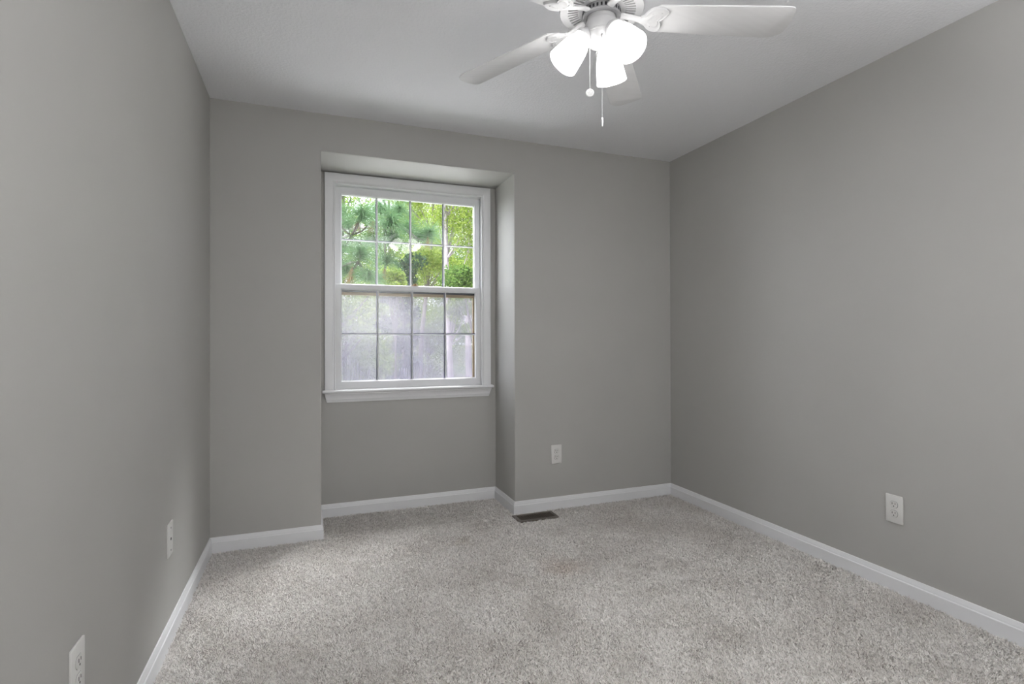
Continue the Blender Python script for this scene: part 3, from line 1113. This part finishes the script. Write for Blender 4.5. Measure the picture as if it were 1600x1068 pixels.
tree('shrub', 'dark leaved evergreen shrub below the middle of the upper sash', x, y, 2.6, 0.05, (0.1, 0.0), M_bark_dark, M_leaf_d,
     [(random.uniform(-.22, .26), random.uniform(-.3, .3), z, .24) for z in (1.0, 1.3, 1.6, 1.9, 2.1, 2.3, 2.5, 2.7, 2.85, 3.0, 3.15, 3.3, 3.45, 2.9, 3.1, 3.3)], 5000, 0.07, cat='shrub')
x, y = place(610, 5.6)
tree('shrub', 'light green leafy shrub in front of the dark evergreen', x, y, 2.2, 0.035, (0.1, 0.0), M_bark_dark, M_leaf_y,
     crown_for(611, 424, 450, 5.6, x, y, 7, 0.15, 12), 2200, 0.05, cat='shrub')
x, y = place(745, 6.8)
tree('shrub', 'low green bush in the bottom right pane of the upper sash', x, y, 2.0, 0.04, (0.0, 0.0), M_bark_dark, M_leaf_g,
     crown_for(727, 425, 460, 6.8, x, y, 9, 0.26, 26), 6500, 0.05, cat='shrub')
WOOD = 'trees in the woods beyond the window'
for i, (x, y) in enumerate(((1.4, 14.5), (8.6, 17.0), (-3.4, 16.0), (3.9, 19.5), (11.8, 20.8), (-0.8, 20.5), (2.2, 25.0), (6.6, 25.5), (11.2, 25.0), (-3.5, 26.0), (4.6, 30.5), (9.2, 31.0), (0.0, 31.0))):
    hgt = random.uniform(8, 11)
    cr = [(random.uniform(-1, 1) * 1.35, random.uniform(-1, 1) * 1.2, random.uniform(0.5, 9.0), random.uniform(0.7, 1.05)) for _ in range(46)]
    tree('woodland_tree', 'leafy green tree in the woods well behind the nearer trees', x, y, hgt, random.uniform(0.09, 0.16), (random.uniform(-.4, .4), 0),
         M_bark_dark, random.choice((M_leaf_y, M_leaf_g, M_leaf_g)), cr, 22000, 0.095, WOOD)

# pine close to the house: the trunk stands left of the view, its boughs reach across it
pb = (-1.0, 2.6, GZ)
pine = empty('pine_tree', pb)
tag(pine, 'long needled pine with tufts hanging across the left panes', 'pine tree')
PB = Vector(pb)
bm = bmesh.new()
tube(bm, [(0, 0, 0), (0.05, 0.03, 2.5), (0.0, 0.0, 5.0), (0.06, 0, 8.0)], [0.16, 0.14, 0.11, 0.05], 12)
finish(bm, 'trunk', M_bark_dark, pine)


def needle_tuft(n, length, spread, droop, seed, m, name):
    rng = np.random.default_rng(seed)
    V, F = [], []
    for i in range(n):
        th = rng.uniform(0, 2 * PI)
        ph = spread * math.sqrt(rng.uniform(0.02, 1.0))
        d = Vector((math.sin(ph) * math.cos(th), math.sin(ph) * math.sin(th), math.cos(ph)))
        L = length * rng.uniform(0.75, 1.1)
        o_ = Vector((0, 0, -rng.uniform(0, 0.09)))
        side = d.cross(Vector(rng.normal(size=3))).normalized() * 0.0015
        k = len(V)
        for j in range(4):
            s = j / 3
            p = o_ + d * L * s + Vector((0, 0, -droop * L * s * s))
            wd = side * (1.0 - 0.75 * s)
            V += [p - wd, p + wd]
        for j in range(3):
            F.append((k + 2 * j, k + 2 * j + 1, k + 2 * j + 3, k + 2 * j + 2))
    me = bpy.data.meshes.new(name)
    me.from_pydata([tuple(v) for v in V], [], F)
    me.materials.append(m)
    return me


TM = [needle_tuft(480, 0.20, 2.0, dr, 20 + i, M_needle, 'needle_tuft') for i, dr in enumerate((0.25, 0.4, 0.15))]
DM = needle_tuft(90, 0.15, 0.5, 0.1, 40, M_needle_dead, 'dead_needle_tuft')
# (pixel x, pixel y, depth, scale, dead)
TUFTS = [(566, 326, 1.30, 1.15, 0), (611, 338, 1.55, 1.1, 0), (624, 322, 1.7, 0.95, 0), (563, 388, 1.15, 1.05, 0), (575, 421, 1.05, 0.95, 0), (671, 358, 1.75, 0.95, 0),
         (604, 402, 1.6, 0.85, 0), (613, 364, 1.65, 1.0, 0), (584, 372, 1.45, 0.8, 0), (655, 364, 1.85, 0.8, 0), (540, 412, 1.25, 0.9, 0), (634, 350, 1.8, 0.85, 0),
         (545, 345, 1.5, 0.7, 0), (594, 318, 1.6, 0.9, 0), (530, 380, 1.4, 0.9, 0), (590, 430, 1.5, 0.7, 0), (520, 320, 1.35, 1.0, 0), (500, 400, 1.2, 1.0, 0),
         (548, 432, 1.1, 0.9, 1), (559, 350, 1.4, 0.8, 1), (581, 355, 1.45, 0.8, 1), (668, 378, 1.75, 0.7, 1), (600, 428, 1.6, 0.7, 1)]
first = {}
hubs = [at(548, 368, 1.40), at(600, 352, 1.68), at(560, 408, 1.18), at(652, 372, 1.82)]
roots = [PB + Vector((0.03, 0.02, 2.55)), PB + Vector((0.02, 0.0, 2.75)), PB + Vector((0.05, 0, 2.2)), None]
for hb, rt_ in zip(hubs, roots):
    if rt_ is None:
        rt_ = hubs[1]
    bm = bmesh.new()
    mid = (hb + rt_) / 2 + Vector((0, 0, 0.06))
    tube(bm, [rt_ - PB, mid - PB, hb - PB], [0.022, 0.015, 0.008], 7)
    finish(bm, 'branch', M_bark_pale, pine)
for i, (px, py, Y, sc, dead) in enumerate(TUFTS):
    c = at(px, py, Y)
    hb = min(hubs, key=lambda q: (q - c).length)
    me = DM if dead else TM[i % 3]
    nm = 'dead_needle_tuft' if dead else 'needle_tuft'
    o = bpy.data.objects.new(nm, me)
    COL.objects.link(o)
    o.parent = pine
    o.location = c - PB
    if dead:
        d = Vector((random.uniform(-.2, .2), random.uniform(-.2, .2), -1))
        o['label'] = 'dead brown hanging needles'
    else:
        d = Vector((c.x - hb.x, random.uniform(-.3, .1), 0.55 + (c.z - hb.z))) + Vector((0, 0, 0.1))
    o.rotation_euler = d.to_track_quat('Z', 'Y').to_euler()
    o.scale = (sc, sc, sc)
    bm = bmesh.new()
    q0 = c - d.normalized() * 0.07
    tube(bm, [hb - PB, (hb + q0) / 2 - PB - Vector((0, 0, 0.03)), q0 - PB, c - PB], [0.008, 0.006, 0.005, 0.004], 6)
    finish(bm, 'twig', M_bark_dark, pine)
